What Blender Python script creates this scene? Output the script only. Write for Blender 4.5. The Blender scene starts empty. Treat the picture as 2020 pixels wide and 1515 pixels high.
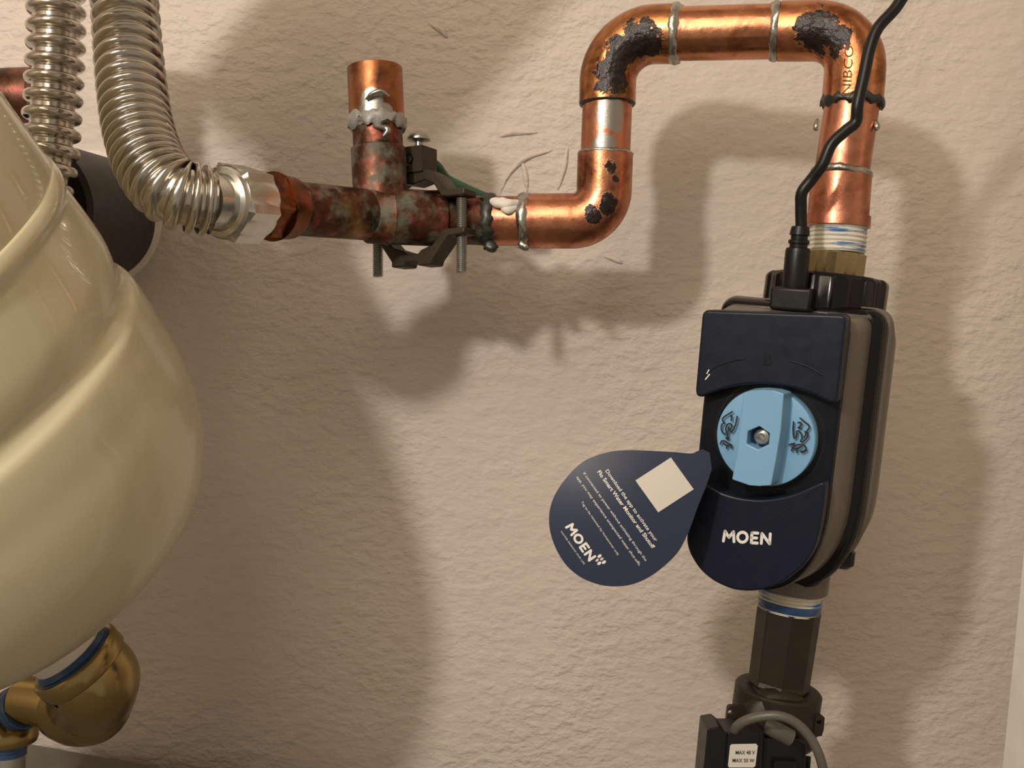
import bpy, bmesh, math, random
from mathutils import Vector, Matrix, noise
from mathutils.geometry import tessellate_polygon
random.seed(4)
PI = math.pi
SC = bpy.context.scene
COL = SC.collection
# ------------------------------------------------------------------ camera
F, PITCH, ROLL = 2000.0, math.radians(6), math.radians(2.5)
FWD = Vector((0, math.cos(PITCH), -math.sin(PITCH)))
UP0 = Vector((0, math.sin(PITCH), math.cos(PITCH)))
RT0 = Vector((1, 0, 0))
RT = RT0 * math.cos(ROLL) - UP0 * math.sin(ROLL)
UP = RT0 * math.sin(ROLL) + UP0 * math.cos(ROLL)
CAMZ = 1.15
CAM = Vector((0, 0, CAMZ))
WALLY = 0.71
cd = bpy.data.cameras.new('camera'); cam = bpy.data.objects.new('camera', cd); COL.objects.link(cam)
cd.sensor_fit = 'HORIZONTAL'; cd.sensor_width = 36; cd.lens = 36 * F / 2020; cd.clip_start = 0.01
# roll so that world verticals lean to the right at their top
RT = RT0 * math.cos(ROLL) - UP0 * math.sin(ROLL) * -1
UP = UP0 * math.cos(ROLL) - RT0 * math.sin(ROLL)
M3 = Matrix((RT, UP, -FWD)).transposed()
cam.matrix_world = Matrix.Translation(CAM) @ M3.to_4x4()
SC.camera = cam
# ------------------------------------------------------------------ light
W = bpy.data.worlds.new('world'); SC.world = W; W.use_nodes = True
bg = W.node_tree.nodes['Background']; bg.inputs[0].default_value = (1.0, 0.84, 0.66, 1); bg.inputs[1].default_value = 0.34
kl = bpy.data.lights.new('bare_bulb', 'POINT'); kl.energy = 24; kl.shadow_soft_size = 0.035; kl.color = (1.0, 0.92, 0.83)
ko = bpy.data.objects.new('bare_bulb', kl); COL.objects.link(ko); ko.location = (-0.49, -0.36, CAMZ + 0.42)
fl = bpy.data.lights.new('fill_light', 'AREA'); fl.energy = 8.0; fl.size = 0.8; fl.color = (1.0, 0.82, 0.62)  # added area fill from above left, lifts the shadows; no actual fixture
fo = bpy.data.objects.new('fill_light', fl); COL.objects.link(fo); fo.location = (-0.35, -0.5, CAMZ + 0.85)
fo.rotation_euler = (Vector((0.0, 0.7, CAMZ)) - fo.location).to_track_quat('-Z', 'Y').to_euler()
SC.view_settings.view_transform = 'Standard'; SC.view_settings.look = 'None'
SC.view_settings.exposure = 0.0; SC.view_settings.gamma = 1.0; SC.view_settings.use_curve_mapping = False
SC.cycles.max_bounces = 8; SC.cycles.use_denoising = True
SC.render.film_transparent = False

# ------------------------------------------------------------------ helpers
def ray(x, y):
    return FWD + RT * ((x - 1010) / F) + UP * ((757.5 - y) / F)
def P(x, y, d):                      # a photographed point at optical depth d (metres)
    return CAM + ray(x, y) * d
def pw(x, y, yy):                    # a photographed point on the plane Y = yy
    v = ray(x, y); return CAM + v * (yy / v.y)
def pz(x, y, zz):
    v = ray(x, y); return CAM + v * ((zz - CAMZ) / v.z)
def px(w, d): return w * d / F       # length of w photo pixels at depth d
def catmull(pts, n=10):
    out = []; m = len(pts)
    g = lambda i: pts[max(0, min(m - 1, i))]
    for i in range(m - 1):
        a, b, c, d = g(i - 1), g(i), g(i + 1), g(i + 2)
        for k in range(n):
            t = k / n
            out.append(0.5 * ((2 * b) + (c - a) * t + (2 * a - 5 * b + 4 * c - d) * t * t + (3 * b - a - 3 * c + d) * t ** 3))
    out.append(pts[-1]); return out
def mesh_obj(name, verts, faces, m, parent=None, smooth=True, angle=35, bevel=0, seg=3, mats=None):
    me = bpy.data.meshes.new(name)
    wl = Vector((0, 0, 0)); p = parent
    while p is not None: wl += p.location; p = p.parent
    me.from_pydata([tuple(Vector(v) - wl) for v in verts], [], faces)
    bm = bmesh.new(); bm.from_mesh(me); bmesh.ops.remove_doubles(bm, verts=bm.verts, dist=1e-6)
    bmesh.ops.recalc_face_normals(bm, faces=bm.faces); bm.to_mesh(me); bm.free()
    if smooth:
        me.polygons.foreach_set('use_smooth', [True] * len(me.polygons)); me.set_sharp_from_angle(angle=math.radians(angle))
    o = bpy.data.objects.new(name, me); COL.objects.link(o)
    if parent is not None: o.parent = parent
    me.materials.append(m)
    if bevel:
        b = o.modifiers.new('bevel', 'BEVEL'); b.width = bevel; b.segments = seg; b.limit_method = 'ANGLE'; b.angle_limit = math.radians(40)
        b.harden_normals = False
    return o
def thing(name, label, cat, loc, group=None):
    o = bpy.data.objects.new(name, None); COL.objects.link(o); o.location = loc; o.empty_display_size = 0.02
    o['label'] = label; o['category'] = cat
    if group: o['group'] = group
    return o
def tag(o, label, cat, group=None):
    o['label'] = label; o['category'] = cat
    if group: o['group'] = group
    return o
def frames(path):
    n = len(path); T = []
    for i in range(n):
        a = path[max(0, i - 1)]; b = path[min(n - 1, i + 1)]
        T.append((b - a).normalized())
    ref = Vector((0, 0, 1)) if abs(T[0].z) < 0.9 else Vector((1, 0, 0))
    N = (ref - T[0] * ref.dot(T[0])).normalized(); out = []
    for i in range(n):
        N = (N - T[i] * N.dot(T[i])).normalized(); out.append((T[i], N, T[i].cross(N)))
    return out
def tube(path, rad, seg=40, cap=True, jitter=0.0):
    fr = frames(path); V = []; Fc = []
    if not isinstance(rad, (list, tuple)): rad = [rad] * len(path)
    for i, p in enumerate(path):
        _, n, b = fr[i]
        for k in range(seg):
            a = 2 * PI * k / seg; r = rad[i]
            if jitter:
                q = p + n * math.cos(a) * r + b * math.sin(a) * r
                r *= 1 + jitter * noise.noise(q * 220)
            V.append(p + n * (math.cos(a) * r) + b * (math.sin(a) * r))
    for i in range(len(path) - 1):
        for k in range(seg):
            k2 = (k + 1) % seg
            Fc.append((i * seg + k, i * seg + k2, (i + 1) * seg + k2, (i + 1) * seg + k))
    if cap:
        Fc.append(tuple(range(seg))); Fc.append(tuple(reversed(range((len(path) - 1) * seg, len(path) * seg))))
    return V, Fc
def lathe(o, ax, prof, seg=64, rot=0.0, closed_ends=True):
    ax = ax.normalized(); ref = Vector((0, 0, 1)) if abs(ax.z) < 0.9 else Vector((1, 0, 0))
    n = (ref - ax * ref.dot(ax)).normalized(); b = ax.cross(n); V = []; Fc = []
    for s, r in prof:
        for k in range(seg):
            a = 2 * PI * k / seg + rot; V.append(o + ax * s + n * (math.cos(a) * r) + b * (math.sin(a) * r))
    for i in range(len(prof) - 1):
        for k in range(seg):
            k2 = (k + 1) % seg; Fc.append((i * seg + k, i * seg + k2, (i + 1) * seg + k2, (i + 1) * seg + k))
    if closed_ends:
        Fc.append(tuple(range(seg))); Fc.append(tuple(reversed(range((len(prof) - 1) * seg, len(prof) * seg))))
    return V, Fc
def prism(front, back, holes=()):
    """front/back: matching loops of world points; holes: list of (front loop, back loop)"""
    V = list(front); loops = [list(front)]; idx = [list(range(len(front)))]
    for hf, hb in holes:
        idx.append(list(range(len(V), len(V) + len(hf)))); V += list(hf); loops.append(list(hf))
    nf = len(V)
    if holes:
        tess = [tuple(t) for t in tessellate_polygon(loops)]
    else:
        tess = [tuple(range(len(front)))]
    V += list(back)
    for hf, hb in holes: V += list(hb)
    Fc = list(tess) + [tuple(i + nf for i in reversed(t)) for t in tess]
    for lp in idx:
        m = len(lp)
        for i in range(m):
            a, b = lp[i], lp[(i + 1) % m]; Fc.append((a, b, b + nf, a + nf))
    return V, Fc
def merge(*parts):
    V = []; Fc = []
    for v, f in parts:
        o = len(V); V += list(v); Fc += [tuple(i + o for i in t) for t in f]
    return V, Fc
def box(o, ex, ey, ez, sx, sy, sz):
    V = [o + ex * (sx * a) + ey * (sy * b) + ez * (sz * c) for a in (-.5, .5) for b in (-.5, .5) for c in (-.5, .5)]
    return V, [(0, 1, 3, 2), (4, 6, 7, 5), (0, 4, 5, 1), (2, 3, 7, 6), (0, 2, 6, 4), (1, 5, 7, 3)]
FONT_CACHE = {}
def lettering(name, txt, p0, p1, ptop, m, parent, lift, bold=0.0, depth=0.0002, space=1.0, fn=None):
    """text whose baseline runs p0->p1 (world) and whose cap height reaches ptop"""
    c = bpy.data.curves.new(name, 'FONT'); c.body = txt; c.size = 1.0; c.resolution_u = 3; c.offset = bold; c.space_character = space
    t = bpy.data.objects.new('tmp', c); COL.objects.link(t)
    dg = bpy.context.evaluated_depsgraph_get(); me = bpy.data.meshes.new_from_object(t.evaluated_get(dg))
    bpy.data.objects.remove(t); bpy.data.curves.remove(c)
    xs = [v.co.x for v in me.vertices]; ys = [v.co.y for v in me.vertices if True]
    x0, x1 = min(xs), max(xs); cap = 0.70 + bold
    ex = (p1 - p0) / (x1 - x0); ey = (ptop - p0); ey = (ey - ex.normalized() * ey.dot(ex.normalized())) / cap
    nn = ex.cross(ey).normalized()
    if nn.dot(CAM - p0) < 0: nn = -nn
    V = [p0 + ex * (v.co.x - x0) + ey * v.co.y + nn * lift for v in me.vertices]
    if fn: V = [fn((v.co.x - x0) / (x1 - x0), v.co.y / cap) for v in me.vertices]
    Fc = [tuple(p.vertices) for p in me.polygons]
    o = mesh_obj(name, V, Fc, m, parent, smooth=False); bpy.data.meshes.remove(me)
    return o
def capsule_word(fn, hw=0.115):
    """the four rounded capitals M O E N drawn as thick strokes; fn maps (x, y) in cap heights to world"""
    V = []; Fc = []
    def cap(a, b):
        ax_, ay_ = a; bx_, by_ = b; an = math.atan2(by_ - ay_, bx_ - ax_); o = len(V); pts = []
        for i in range(7): t = an + PI / 2 + PI * i / 6; pts.append((ax_ + hw * math.cos(t), ay_ + hw * math.sin(t)))
        for i in range(7): t = an - PI / 2 + PI * i / 6; pts.append((bx_ + hw * math.cos(t), by_ + hw * math.sin(t)))
        V.extend(fn(x, y) for x, y in pts); Fc.append(tuple(range(o, o + 14)))
    h0, h1 = hw, 1 - hw
    for a, b in (((.115, h0), (.20, h1)), ((.20, h1), (.54, .42)), ((.54, .42), (.88, h1)), ((.88, h1), (.965, h0))): cap(a, b)
    o = len(V); n = 28
    for i in range(n):
        t = 2 * PI * i / n
        V.append(fn(1.62 + .50 * math.cos(t), .5 + .50 * math.sin(t))); V.append(fn(1.62 + .27 * math.cos(t), .5 + .27 * math.sin(t)))
    for i in range(n):
        a, b = o + 2 * i, o + 2 * ((i + 1) % n); Fc.append((a, b, b + 1, a + 1))
    for a, b in (((2.36, h0), (2.36, h1)), ((2.36, h0), (2.83, h0)), ((2.36, h1), (2.83, h1)), ((2.36, .5), (2.76, .5)),
                 ((3.16, h0), (3.16, h1)), ((3.16, h1), (3.83, h0)), ((3.83, h0), (3.83, h1))): cap(a, b)
    return V, Fc
MOEN_W = 3.95
def stroke(pts, w, nn):
    """flat ribbon of width w along pts (lies on surface with normal nn)"""
    V = []; Fc = []
    for i, p in enumerate(pts):
        t = (pts[min(i + 1, len(pts) - 1)] - pts[max(i - 1, 0)]).normalized(); s = nn.cross(t).normalized()
        V += [p + s * w / 2, p - s * w / 2]
    for i in range(len(pts) - 1): Fc.append((2 * i, 2 * i + 1, 2 * i + 3, 2 * i + 2))
    return V, Fc

# ------------------------------------------------------------------ materials
class NT:
    def __init__(s, name):
        s.m = bpy.data.materials.new(name); s.m.use_nodes = True; s.t = s.m.node_tree; s.b = s.t.nodes['Principled BSDF']
        s.geo = None
    def n(s, ty, **kw):
        nd = s.t.nodes.new(ty)
        for k, v in kw.items():
            if hasattr(nd, k): setattr(nd, k, v)
            else: nd.inputs[k].default_value = v
        return nd
    def l(s, a, b): s.t.links.new(a, b)
    def pos(s):
        if s.geo is None: s.geo = s.n('ShaderNodeNewGeometry')
        return s.geo.outputs['Position']
    def noise(s, scale, detail=4, rough=0.55, vec=None, dist=0.0, out='Fac'):
        nd = s.n('ShaderNodeTexNoise'); nd.inputs['Scale'].default_value = scale; nd.inputs['Detail'].default_value = detail
        nd.inputs['Roughness'].default_value = rough; nd.inputs['Distortion'].default_value = dist
        s.l(vec if vec is not None else s.pos(), nd.inputs['Vector']); return nd.outputs[out]
    def ramp(s, fac, stops):
        r = s.n('ShaderNodeValToRGB'); e = r.color_ramp.elements
        while len(e) < len(stops): e.new(0.5)
        for q, (p_, c) in zip(e, stops):
            q.position = p_; q.color = (c if len(c) == 4 else tuple(c) + (1,)) if isinstance(c, tuple) else (c, c, c, 1)
        s.l(fac, r.inputs['Fac']); return r.outputs['Color']
    def mix(s, fac, a, b):
        r = s.n('ShaderNodeMix', data_type='RGBA')
        for sock, v in ((r.inputs[0], fac), (r.inputs[6], a), (r.inputs[7], b)):
            if isinstance(v, bpy.types.NodeSocket): s.l(v, sock)
            else: sock.default_value = v if not isinstance(v, tuple) else (tuple(v) + (1,) if len(v) == 3 else v)
        return r.outputs[2]
    def math(s, op, a, b=0.0, clamp=False):
        r = s.n('ShaderNodeMath', operation=op); r.use_clamp = clamp
        for i, v in enumerate((a, b)):
            if isinstance(v, bpy.types.NodeSocket): s.l(v, r.inputs[i])
            else: r.inputs[i].default_value = v
        return r.outputs[0]
    def blob(s, c, r, ragged=0.35, soft=0.08, sc=90):
        """mask of a ragged patch of radius r round world point c"""
        d = s.n('ShaderNodeVectorMath', operation='DISTANCE'); s.l(s.pos(), d.inputs[0]); d.inputs[1].default_value = c
        q = s.math('DIVIDE', d.outputs['Value'], r)
        q = s.math('ADD', q, s.math('MULTIPLY', s.math('SUBTRACT', s.noise(sc, 5, 0.7), 0.5), ragged * 2))
        return s.ramp(q, [(1 - soft - 0.25, 1.0), (1 + soft - 0.25, 0.0)])
    def bump(s, h, strength=0.3, dist=0.001):
        b = s.n('ShaderNodeBump'); b.inputs['Strength'].default_value = strength; b.inputs['Distance'].default_value = dist
        s.l(h, b.inputs['Height']); s.l(b.outputs[0], s.b.inputs['Normal']); return b
    def set(s, **kw):
        for k, v in kw.items():
            i = s.b.inputs[k.replace('_', ' ')]
            if isinstance(v, bpy.types.NodeSocket): s.l(v, i)
            else: i.default_value = (tuple(v) + (1,)) if isinstance(v, tuple) and len(v) == 3 else v
        return s
def plain(name, col, rough=0.5, metal=0.0, var=0.12, sc=60, bump=0.0, coat=0.0, spec=0.5):
    t = NT(name); k = t.noise(sc, 5)
    c = t.mix(k, tuple(x * (1 - var) for x in col), tuple(min(1, x * (1 + var)) for x in col))
    t.set(Base_Color=c, Metallic=metal); t.b.inputs['Coat Weight'].default_value = coat
    t.b.inputs['Specular IOR Level'].default_value = spec
    t.set(Roughness=t.ramp(t.noise(sc * 2.3, 4), [(0.3, max(0.02, rough - 0.06)), (0.7, rough + 0.06)]))
    if bump: t.bump(t.noise(sc * 8, 4), bump, 0.0004)
    return t.m
def copper(name, base=(0.80, 0.36, 0.19), dark=(0.36, 0.13, 0.06), burns=(), tins=(), rough=0.27, oxid=0.5, patina=0.0, sc=45):
    t = NT(name)
    c = t.ramp(t.noise(sc, 6, 0.6, dist=0.6), [(0.36, dark), (0.64 - 0.20 * (1 - oxid), base)])
    c = t.mix(t.ramp(t.noise(sc * 2.2, 5, 0.6), [(0.52, 0.0), (0.70, 0.7)]), c, (0.42, 0.12, 0.10))
    c = t.mix(t.ramp(t.noise(sc * 0.9 + 7, 3), [(0.60, 0.0), (0.75, 0.4)]), c, (0.70, 0.42, 0.16))
    rg = t.ramp(t.noise(sc * 1.7, 5), [(0.35, rough - 0.07), (0.7, rough + 0.13)])
    met = 1.0; hh = t.noise(500, 4)
    if patina:
        pm = t.ramp(t.noise(sc * 1.5, 6, 0.65), [(0.62 - 0.3 * patina, 0.0), (0.80 - 0.3 * patina, 0.85)])
        c = t.mix(pm, c, (0.14, 0.17, 0.13)); rg = t.mix(pm, rg, (0.8, 0.8, 0.8)); met = t.math('SUBTRACT', 1.0, pm, True)
    for cc, r in tins:
        k = t.blob(cc, r, 0.30, 0.06, 60); c = t.mix(k, c, (0.40, 0.385, 0.355)); rg = t.mix(k, rg, (0.34, 0.34, 0.34))
    mm = None
    for cc, r in burns:
        k = t.blob(cc, r, 1.15, 0.05, 110); mm = k if mm is None else t.math('MAXIMUM', mm, k)
    if mm is not None:
        bc = t.ramp(t.noise(300, 4), [(0.35, (0.003, 0.002, 0.002)), (0.75, (0.030, 0.012, 0.010))])
        c = t.mix(mm, c, bc); rg = t.mix(mm, rg, (0.30, 0.30, 0.30)); met = t.math('SUBTRACT', met if not isinstance(met, float) else 1.0, t.math('MULTIPLY', mm, 0.9), True)
        hh = t.math('ADD', hh, t.math('MULTIPLY', t.math('MULTIPLY', mm, t.noise(260, 5)), 14.0))
    t.set(Base_Color=c, Roughness=rg, Metallic=met); t.bump(hh, 0.25, 0.0004); return t.m

def wall_material():
    t = NT('painted plaster wall')
    mp = t.n('ShaderNodeMapping'); t.l(t.pos(), mp.inputs['Vector']); mp.inputs['Scale'].default_value = (0.62, 1, 1.0)
    v = mp.outputs[0]
    a = t.noise(160, 3, 0.5, v, 0.1); b = t.noise(75, 2, 0.5, v, 0.1); c3 = t.noise(420, 3, 0.5, v); lo = t.noise(9, 2, 0.5)
    sm = t.ramp(lo, [(0.38, 0.45), (0.62, 1.0)])
    h = t.math('MULTIPLY', t.ramp(a, [(0.38, 0.0), (0.70, 1.0)]), sm)
    h = t.math('ADD', h, t.math('MULTIPLY', b, 0.9)); h = t.math('ADD', h, t.math('MULTIPLY', c3, 0.16))
    t.bump(h, 0.72, 0.0014)
    col = t.mix(t.noise(14, 4), (0.63, 0.56, 0.50), (0.68, 0.61, 0.55))
    st = t.ramp(t.noise(70, 2, 0.5), [(0.80, 0.0), (0.84, 0.35)])
    col = t.mix(st, col, (0.36, 0.27, 0.19))
    t.set(Base_Color=col, Roughness=0.62); t.b.inputs['Specular IOR Level'].default_value = 0.35
    return t.m
M_WALL = wall_material()
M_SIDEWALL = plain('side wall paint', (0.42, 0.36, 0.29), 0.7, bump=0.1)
M_WHITE = plain('white gloss trim', (0.82, 0.80, 0.74), 0.35)
M_CONC = plain('grey concrete', (0.17, 0.155, 0.125), 0.75, var=0.2, bump=0.3)
M_TANK = plain('cream tank enamel', (0.58, 0.525, 0.355), 0.27, var=0.03, coat=0.5, sc=20)
M_CHROME = plain('stainless corrugation', (0.56, 0.53, 0.48), 0.19, 1.0, var=0.12)
M_NUT = plain('zinc plated steel', (0.60, 0.60, 0.56), 0.24, 1.0, var=0.10)
M_BLACKPIPE = plain('dull black plastic pipe', (0.035, 0.031, 0.028), 0.55, var=0.35, bump=0.2)
M_BLACK = plain('black rubber', (0.006, 0.006, 0.007), 0.36, spec=0.35)
M_GLOSSB = plain('glossy black plastic', (0.004, 0.004, 0.005), 0.16, spec=0.35)
M_NAVY = plain('navy satin plastic', (0.0075, 0.0115, 0.024), 0.36, var=0.1, bump=0.05, spec=0.3)
M_NAVYD = plain('black navy recess plastic', (0.004, 0.0055, 0.010), 0.40, spec=0.3)
M_GREY = plain('warm grey plastic', (0.135, 0.115, 0.098), 0.34, var=0.06)
M_BLUE = plain('light blue plastic', (0.19, 0.40, 0.63), 0.42, var=0.04)
M_INK = plain('dark ink', (0.006, 0.012, 0.02), 0.5)
M_LETTER = plain('white print', (0.78, 0.77, 0.74), 0.5, var=0.02)
_t = NT('navy laminated card'); _t.set(Base_Color=(0.022, 0.032, 0.068), Roughness=0.34); M_TAG = _t.m
M_BRASS = plain('yellow brass', (0.36, 0.265, 0.115), 0.24, 1.0, var=0.16, sc=25)
M_BRASSHEX = plain('dull brass nut', (0.36, 0.29, 0.17), 0.3, 1.0, var=0.2)
M_OLD = plain('aged brown brass', (0.022, 0.0145, 0.008), 0.48, 0.25, var=0.45, sc=50, bump=0.25)
M_CABLE = plain('grey cable sheath', (0.105, 0.097, 0.083), 0.45, var=0.08)
M_CLAMP = plain('dark bronze casting', (0.042, 0.030, 0.018), 0.5, 0.35, var=0.4, bump=0.5)
M_SCREW = plain('grey zinc screw', (0.40, 0.40, 0.37), 0.35, 0.9, var=0.2)
M_GREENW = plain('green wire insulation', (0.035, 0.10, 0.055), 0.5, var=0.2)
M_PUTTY = plain('white putty', (0.75, 0.70, 0.64), 0.7, bump=0.5)
M_PUTTYM = plain('pale corrosion crust', (0.36, 0.35, 0.32), 0.5, 0.4, var=0.5, sc=150, bump=0.6)
M_SOLDER = plain('tin solder', (0.44, 0.44, 0.41), 0.28, 1.0, var=0.35, sc=140, bump=0.3)
M_SOLDERD = plain('blackened solder', (0.06, 0.065, 0.06), 0.4, 0.6, var=0.5, sc=140)
M_PAPER = plain('white sticker', (0.62, 0.59, 0.54), 0.5, var=0.02)
M_LED = NT('green led').set(Base_Color=(0.1, 0.8, 0.4)).m
M_LED.node_tree.nodes['Principled BSDF'].inputs['Emission Color'].default_value = (0.05, 0.9, 0.4, 1)
M_LED.node_tree.nodes['Principled BSDF'].inputs['Emission Strength'].default_value = 0.8
def tape_material():
    t = NT('thread with blue and white tape')
    mp = t.n('ShaderNodeMapping'); t.l(t.pos(), mp.inputs['Vector']); mp.inputs['Scale'].default_value = (1, 1, 9)
    n1 = t.noise(34, 4, 0.6, mp.outputs[0], dist=0.3)
    c = t.ramp(n1, [(0.34, (0.05, 0.14, 0.38)), (0.43, (0.16, 0.28, 0.50)), (0.48, (0.62, 0.60, 0.52)), (0.7, (0.72, 0.68, 0.58))])
    t.set(Base_Color=c, Roughness=0.45); t.bump(t.noise(400, 3), 0.3, 0.0004); return t.m
M_TAPE = tape_material()
M_TAPEB = plain('blue thread tape', (0.035, 0.085, 0.20), 0.3, var=0.5, sc=120)

# ------------------------------------------------------------------ setting
def quad(name, pts, m, kind='structure'):
    o = mesh_obj(name, pts, [tuple(range(len(pts)))], m, smooth=False); o['kind'] = kind; return o
def slab(name, x0, x1, y0, y1, z0, z1, m):
    c = Vector(((x0 + x1) / 2, (y0 + y1) / 2, (z0 + z1) / 2))
    v, f = box(c, Vector((1, 0, 0)), Vector((0, 1, 0)), Vector((0, 0, 1)), x1 - x0, y1 - y0, z1 - z0)
    o = mesh_obj(name, v, f, m, smooth=False); o['kind'] = 'structure'; return o
slab('wall_back', -1.0, 0.62, WALLY, WALLY + 0.1, 0, 2.4, M_WALL)
slab('floor', -1.0, 0.62, -1.4, WALLY, -0.05, 0, M_CONC)
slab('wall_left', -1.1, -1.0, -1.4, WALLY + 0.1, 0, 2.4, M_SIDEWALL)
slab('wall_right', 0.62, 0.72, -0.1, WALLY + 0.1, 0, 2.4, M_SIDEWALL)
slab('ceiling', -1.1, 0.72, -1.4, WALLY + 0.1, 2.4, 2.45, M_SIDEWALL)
# white door trim at the right edge of the view
e = P(2007, 1425, 0.52)
slab('trim_1', e.x, e.x + 0.06, e.y - 0.02, e.y + 0.01, 0, 2.2, M_WHITE)
# concrete ledge low on the left, its top seen under the brass fittings
A = pw(60, 1468, WALLY); B = pz(330, 1517, A.z); Bf = Vector((B.x + (B.x - A.x) * 3, B.y + (B.y - A.y) * 3, A.z))
Aw = A + (A - B) * 1.0; Aw.y = WALLY
base = [A, Bf, Vector((-0.3, 0.2, A.z)), Vector((-0.9, 0.2, A.z)), Vector((-0.9, WALLY, A.z))]
v, f = prism(base, [Vector((q.x, q.y, 0.0)) for q in base])
lo = mesh_obj('floor_ledge', v, f, M_CONC, smooth=False); lo['kind'] = 'structure'

# unseen cylinder added outside the view to shade the upper left of the wall
LK = ko.location
def toward(x, y, t): a_ = pw(x, y, WALLY); return a_ + (LK - a_) * t
da, db = toward(960, -200, .25), toward(540, 330, .25)
v, f = tube([da, da.lerp(db, .5), db], .056, 48)
dk = mesh_obj('shade_cylinder', v, f, M_NUT); tag(dk, 'added unseen shade cylinder slanting above the top left of the pipes', 'light blocker')

# ------------------------------------------------------------------ black pipe through the wall
c0 = pw(186, 432, WALLY)
vp = thing('drain_pipe', 'wide dull black plastic pipe coming out of the wall behind the cream tank', 'pipe', c0)
R_ = 122 * WALLY / F
v, f = lathe(c0, Vector((0, -1, 0)), [(0.0, R_), (0.105, R_), (0.105, R_ - 0.004), (0.02, R_ - 0.004)], 72); mesh_obj('pipe', v, f, M_BLACKPIPE, vp)
v, f = lathe(c0, Vector((0, -1, 0)), [(0, R_ + 0.0035), (0.0015, R_ + 0.0025), (0.003, R_), (0.001, R_)], 72, closed_ends=False); mesh_obj('caulk_ring', v, f, M_PUTTY, vp)

# brown copper pipe far left
q0, q1 = P(-90, 196, 0.68), P(75, 190, 0.68)
v, f = tube([q0, q0.lerp(q1, .5), q1], px(56, 0.68)); o = mesh_obj('copper_pipe', v, f, copper('brown copper', (0.17, 0.085, 0.06), (0.09, 0.05, 0.035), rough=0.4, oxid=0.4))
tag(o, 'short brown copper pipe behind the farther corrugated pipe at the left edge', 'pipe')

# ------------------------------------------------------------------ corrugated connectors
def corrugated(name_label, path, r_out, r_in, pitch_fn, parent, seg=56):
    """annular corrugations along a dense path"""
    L = [0.0]
    for a, b in zip(path, path[1:]): L.append(L[-1] + (b - a).length)
    def at(s):
        s = max(0, min(L[-1], s)); i = 0
        import bisect
        i = min(len(path) - 2, max(0, bisect.bisect_right(L, s) - 1)); t = (s - L[i]) / max(1e-9, L[i + 1] - L[i])
        return path[i].lerp(path[i + 1], t)
    pts = []; rad = []; s = 0.0
    N = 14
    while s < L[-1]:
        p_ = pitch_fn(s / L[-1])
        for k in range(N):
            u = k / N; ss = s + p_ * u
            if ss > L[-1]: break
            # fat rounded crest, narrow root
            w = 0.66
            if u < w: h = math.sqrt(max(0, 1 - ((u - w / 2) / (w / 2)) ** 2)) ** 0.9
            else: h = 0.0
            pts.append(at(ss)); rad.append(r_in + (r_out - r_in) * h)
        s += p_
    rad[-1] = rad[-2] = r_in
    # smooth frames from a coarse tangent
    V = []; Fc = []; n = len(pts); T = []
    for i in range(n):
        a = pts[max(0, i - 6)]; b = pts[min(n - 1, i + 6)]; T.append((b - a).normalized())
    ref = Vector((1, 0, 0)); Nn = (ref - T[0] * ref.dot(T[0])).normalized()
    for i in range(n):
        Nn = (Nn - T[i] * Nn.dot(T[i])).normalized(); B = T[i].cross(Nn)
        for k in range(seg):
            a = 2 * PI * k / seg; V.append(pts[i] + Nn * math.cos(a) * rad[i] + B * math.sin(a) * rad[i])
    for i in range(n - 1):
        for k in range(seg):
            k2 = (k + 1) % seg; Fc.append((i * seg + k, i * seg + k2, (i + 1) * seg + k2, (i + 1) * seg + k))
    Fc.append(tuple(range((n - 1) * seg, n * seg)))
    return mesh_obj('corrugated_tube', V, Fc, M_CHROME, parent, angle=75)
# pipe axis of the lower copper run, left end towards the camera
RUN = [P(430, 398, .492), P(500, 404, .513), P(600, 413, .545), P(740, 425, .575), P(870, 432, .592), P(960, 436, .597), P(1090, 435, .592)]
ax_l = (RUN[2] - RUN[0]).normalized()
FE = RUN[0] - ax_l * 0.0030
path = catmull([P(240, -60, .54), P(246, 0, .535), P(253, 100, .525), P(262, 185, .512), P(275, 262, .499), P(302, 335, .487), P(348, 382, .482), FE], 16)
mt = thing('flexible_connector', 'large corrugated stainless pipe curving down to the nut on the copper run', 'pipe', path[0])
corrugated('', path, px(67, .52), px(52, .52), lambda t: 0.0092 - 0.0040 * min(1, max(0, (t - 0.38) / 0.35)), mt)
r0 = px(51, .50)
v, f = lathe(FE, ax_l, [(-0.006, r0), (0.0040, r0 * 1.04), (0.0042, r0 * 1.04), (0.0048, r0 * 1.14), (0.0062, r0 * 1.20), (0.0078, r0 * 1.18)], 64); mesh_obj('ferrule', v, f, M_NUT, mt)
nb = RUN[0] + ax_l * 0.0005; rn = px(77, .505)
nprof = [(0.0, rn * 0.74), (0.001, rn * 0.86), (0.0035, rn * 0.90), (0.0035, rn * 0.93)]
v1 = lathe(nb, ax_l, nprof, 64)
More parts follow.
